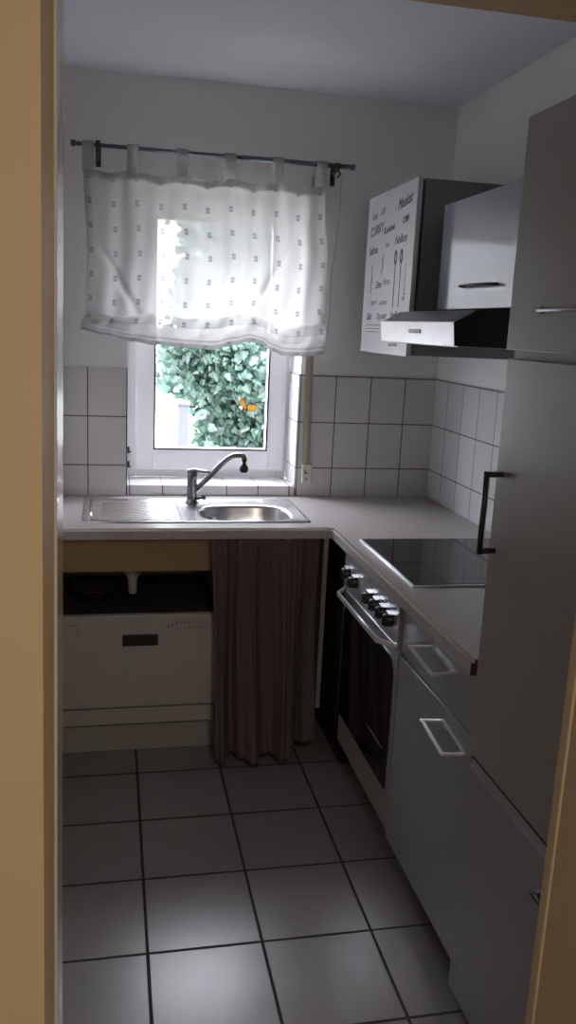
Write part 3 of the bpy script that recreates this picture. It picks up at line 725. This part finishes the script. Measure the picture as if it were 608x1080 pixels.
for i, xc in enumerate((.190, .357, .547, .735, .925, 1.103)):
    g = G(); w = .022; xs_ = xc
    path = [(BY - .002, 2.178), (RY - .012, 2.21), (RY - .0125, RZ - .005), (RY - .0085, RZ + .010), (RY, RZ + .0135), (RY + .0085, RZ + .010), (RY + .0125, RZ - .005), (RY + .011, 2.21), (BY + .002, 2.178)]
    pp = curve_pts([(0, a, b) for a, b in path], 3)
    g.grid(lambda u, v: (xs_ - w + 2 * w * u, pp[round(v * (len(pp) - 1))].y, pp[round(v * (len(pp) - 1))].z), 4, len(pp) - 1, uvf=lambda u, v: (0, .05))
    g.make('tab', M['tabv'], bl, fixn=False)
g = G(); g.tube([(1.182, -.10, 2.235), (1.186, -.098, 2.10), (1.176, -.095, 1.95), (1.165, -.09, 1.84), (1.168, -.09, 1.70), (1.160, -.09, 1.60)], .0016, 6); g.make('draw_cord', M['voile'], bl)

# roller shutter belt
sb = thing('shutter_belt', 'beige roller shutter belt and winder right of the window', 'shutter belt', (1.115, -.015, .96))
g = G(); g.grid(lambda u, v: (1.098 + .034 * u - .018 * v, -.022, 1.03 + 1.2 * v), 2, 12, uvf=lambda u, v: (u * .034, v)); g.make('belt', M['belt'], sb, solid=.0015)
g = G(); g.box(1.098, 1.142, -.030, -.0082, .962, 1.045, .003); w_ = g.make('winder_cover', M['winder'], sb)
g = G(); g.box(1.108, 1.122, -.0315, -.0295, 1.004, 1.010); g.box(1.108, 1.112, -.0315, -.0295, 1.004, 1.022); g.make('slot', M['black'], w_)
g = G(); g.lathe([(0, .0), (.004, 0), (.004, .0015), (0, .0015)], (1.118, -.030, .980), (0, -1, 0), 12); g.make('screw', M['darkmetal'], w_)

# ------------------------------------------------------------------ light
w = bpy.data.worlds.new('overcast'); bpy.context.scene.world = w; w.use_nodes = True
nt = w.node_tree; bg = nt.nodes['Background']
tc_ = nt.nodes.new('ShaderNodeTexCoord'); sx_ = nt.nodes.new('ShaderNodeSeparateXYZ'); nt.links.new(tc_.outputs['Generated'], sx_.inputs[0])
cr_ = nt.nodes.new('ShaderNodeValToRGB'); nt.links.new(sx_.outputs['Z'], cr_.inputs[0])
cr_.color_ramp.elements[0].position = 0; cr_.color_ramp.elements[0].color = (.42, .44, .47, 1)
cr_.color_ramp.elements[1].position = 1; cr_.color_ramp.elements[1].color = (1.22, 1.255, 1.37, 1)
nt.links.new(cr_.outputs[0], bg.inputs[0]); bg.inputs[1].default_value = 9.0
ld = bpy.data.lights.new('window_portal', 'AREA'); ld.shape = 'RECTANGLE'; ld.size = .72; ld.size_y = 1.2; ld.cycles.is_portal = True
lo = bpy.data.objects.new('window_portal', ld); C.objects.link(lo); lo.location = (.71, .31, 1.55); lo.rotation_euler = (-PI / 2, 0, 0)
lh = bpy.data.lights.new('hall_lamp_light', 'AREA'); lh.shape = 'DISK'; lh.size = .35; lh.energy = 9; lh.color = (1, .89, .77)
lo = bpy.data.objects.new('hall_lamp_light', lh); C.objects.link(lo); lo.location = (.75, -4.3, 2.42)

# ------------------------------------------------------------------ camera
cx, cy, cz, yaw, pitch, roll, fpx = .2768, -3.5956, 1.6275, .2115, .2149, .0464, 891.23
f_ = Vector((math.sin(yaw) * math.cos(pitch), math.cos(yaw) * math.cos(pitch), -math.sin(pitch)))
r0 = Vector((math.cos(yaw), -math.sin(yaw), 0)); u0 = r0.cross(f_)
r_ = r0 * math.cos(roll) + u0 * math.sin(roll); u_ = r_.cross(f_)
cd = bpy.data.cameras.new('camera'); cd.sensor_fit = 'VERTICAL'; cd.sensor_height = 24; cd.lens = fpx / 1080 * 24; cd.clip_start = .02
co = bpy.data.objects.new('camera', cd); C.objects.link(co)
mw = Matrix((r_, u_, -f_)).transposed().to_4x4(); mw.translation = (cx, cy, cz); co.matrix_world = mw
S = bpy.context.scene; S.camera = co
S.view_settings.view_transform = 'Standard'; S.view_settings.look = 'None'; S.view_settings.exposure = 1.35; S.view_settings.gamma = 1
S.view_settings.use_curve_mapping = False
S.cycles.max_bounces = 12; S.cycles.diffuse_bounces = 8; S.cycles.transparent_max_bounces = 16; S.cycles.use_denoising = True
S.cycles.sample_clamp_indirect = 8
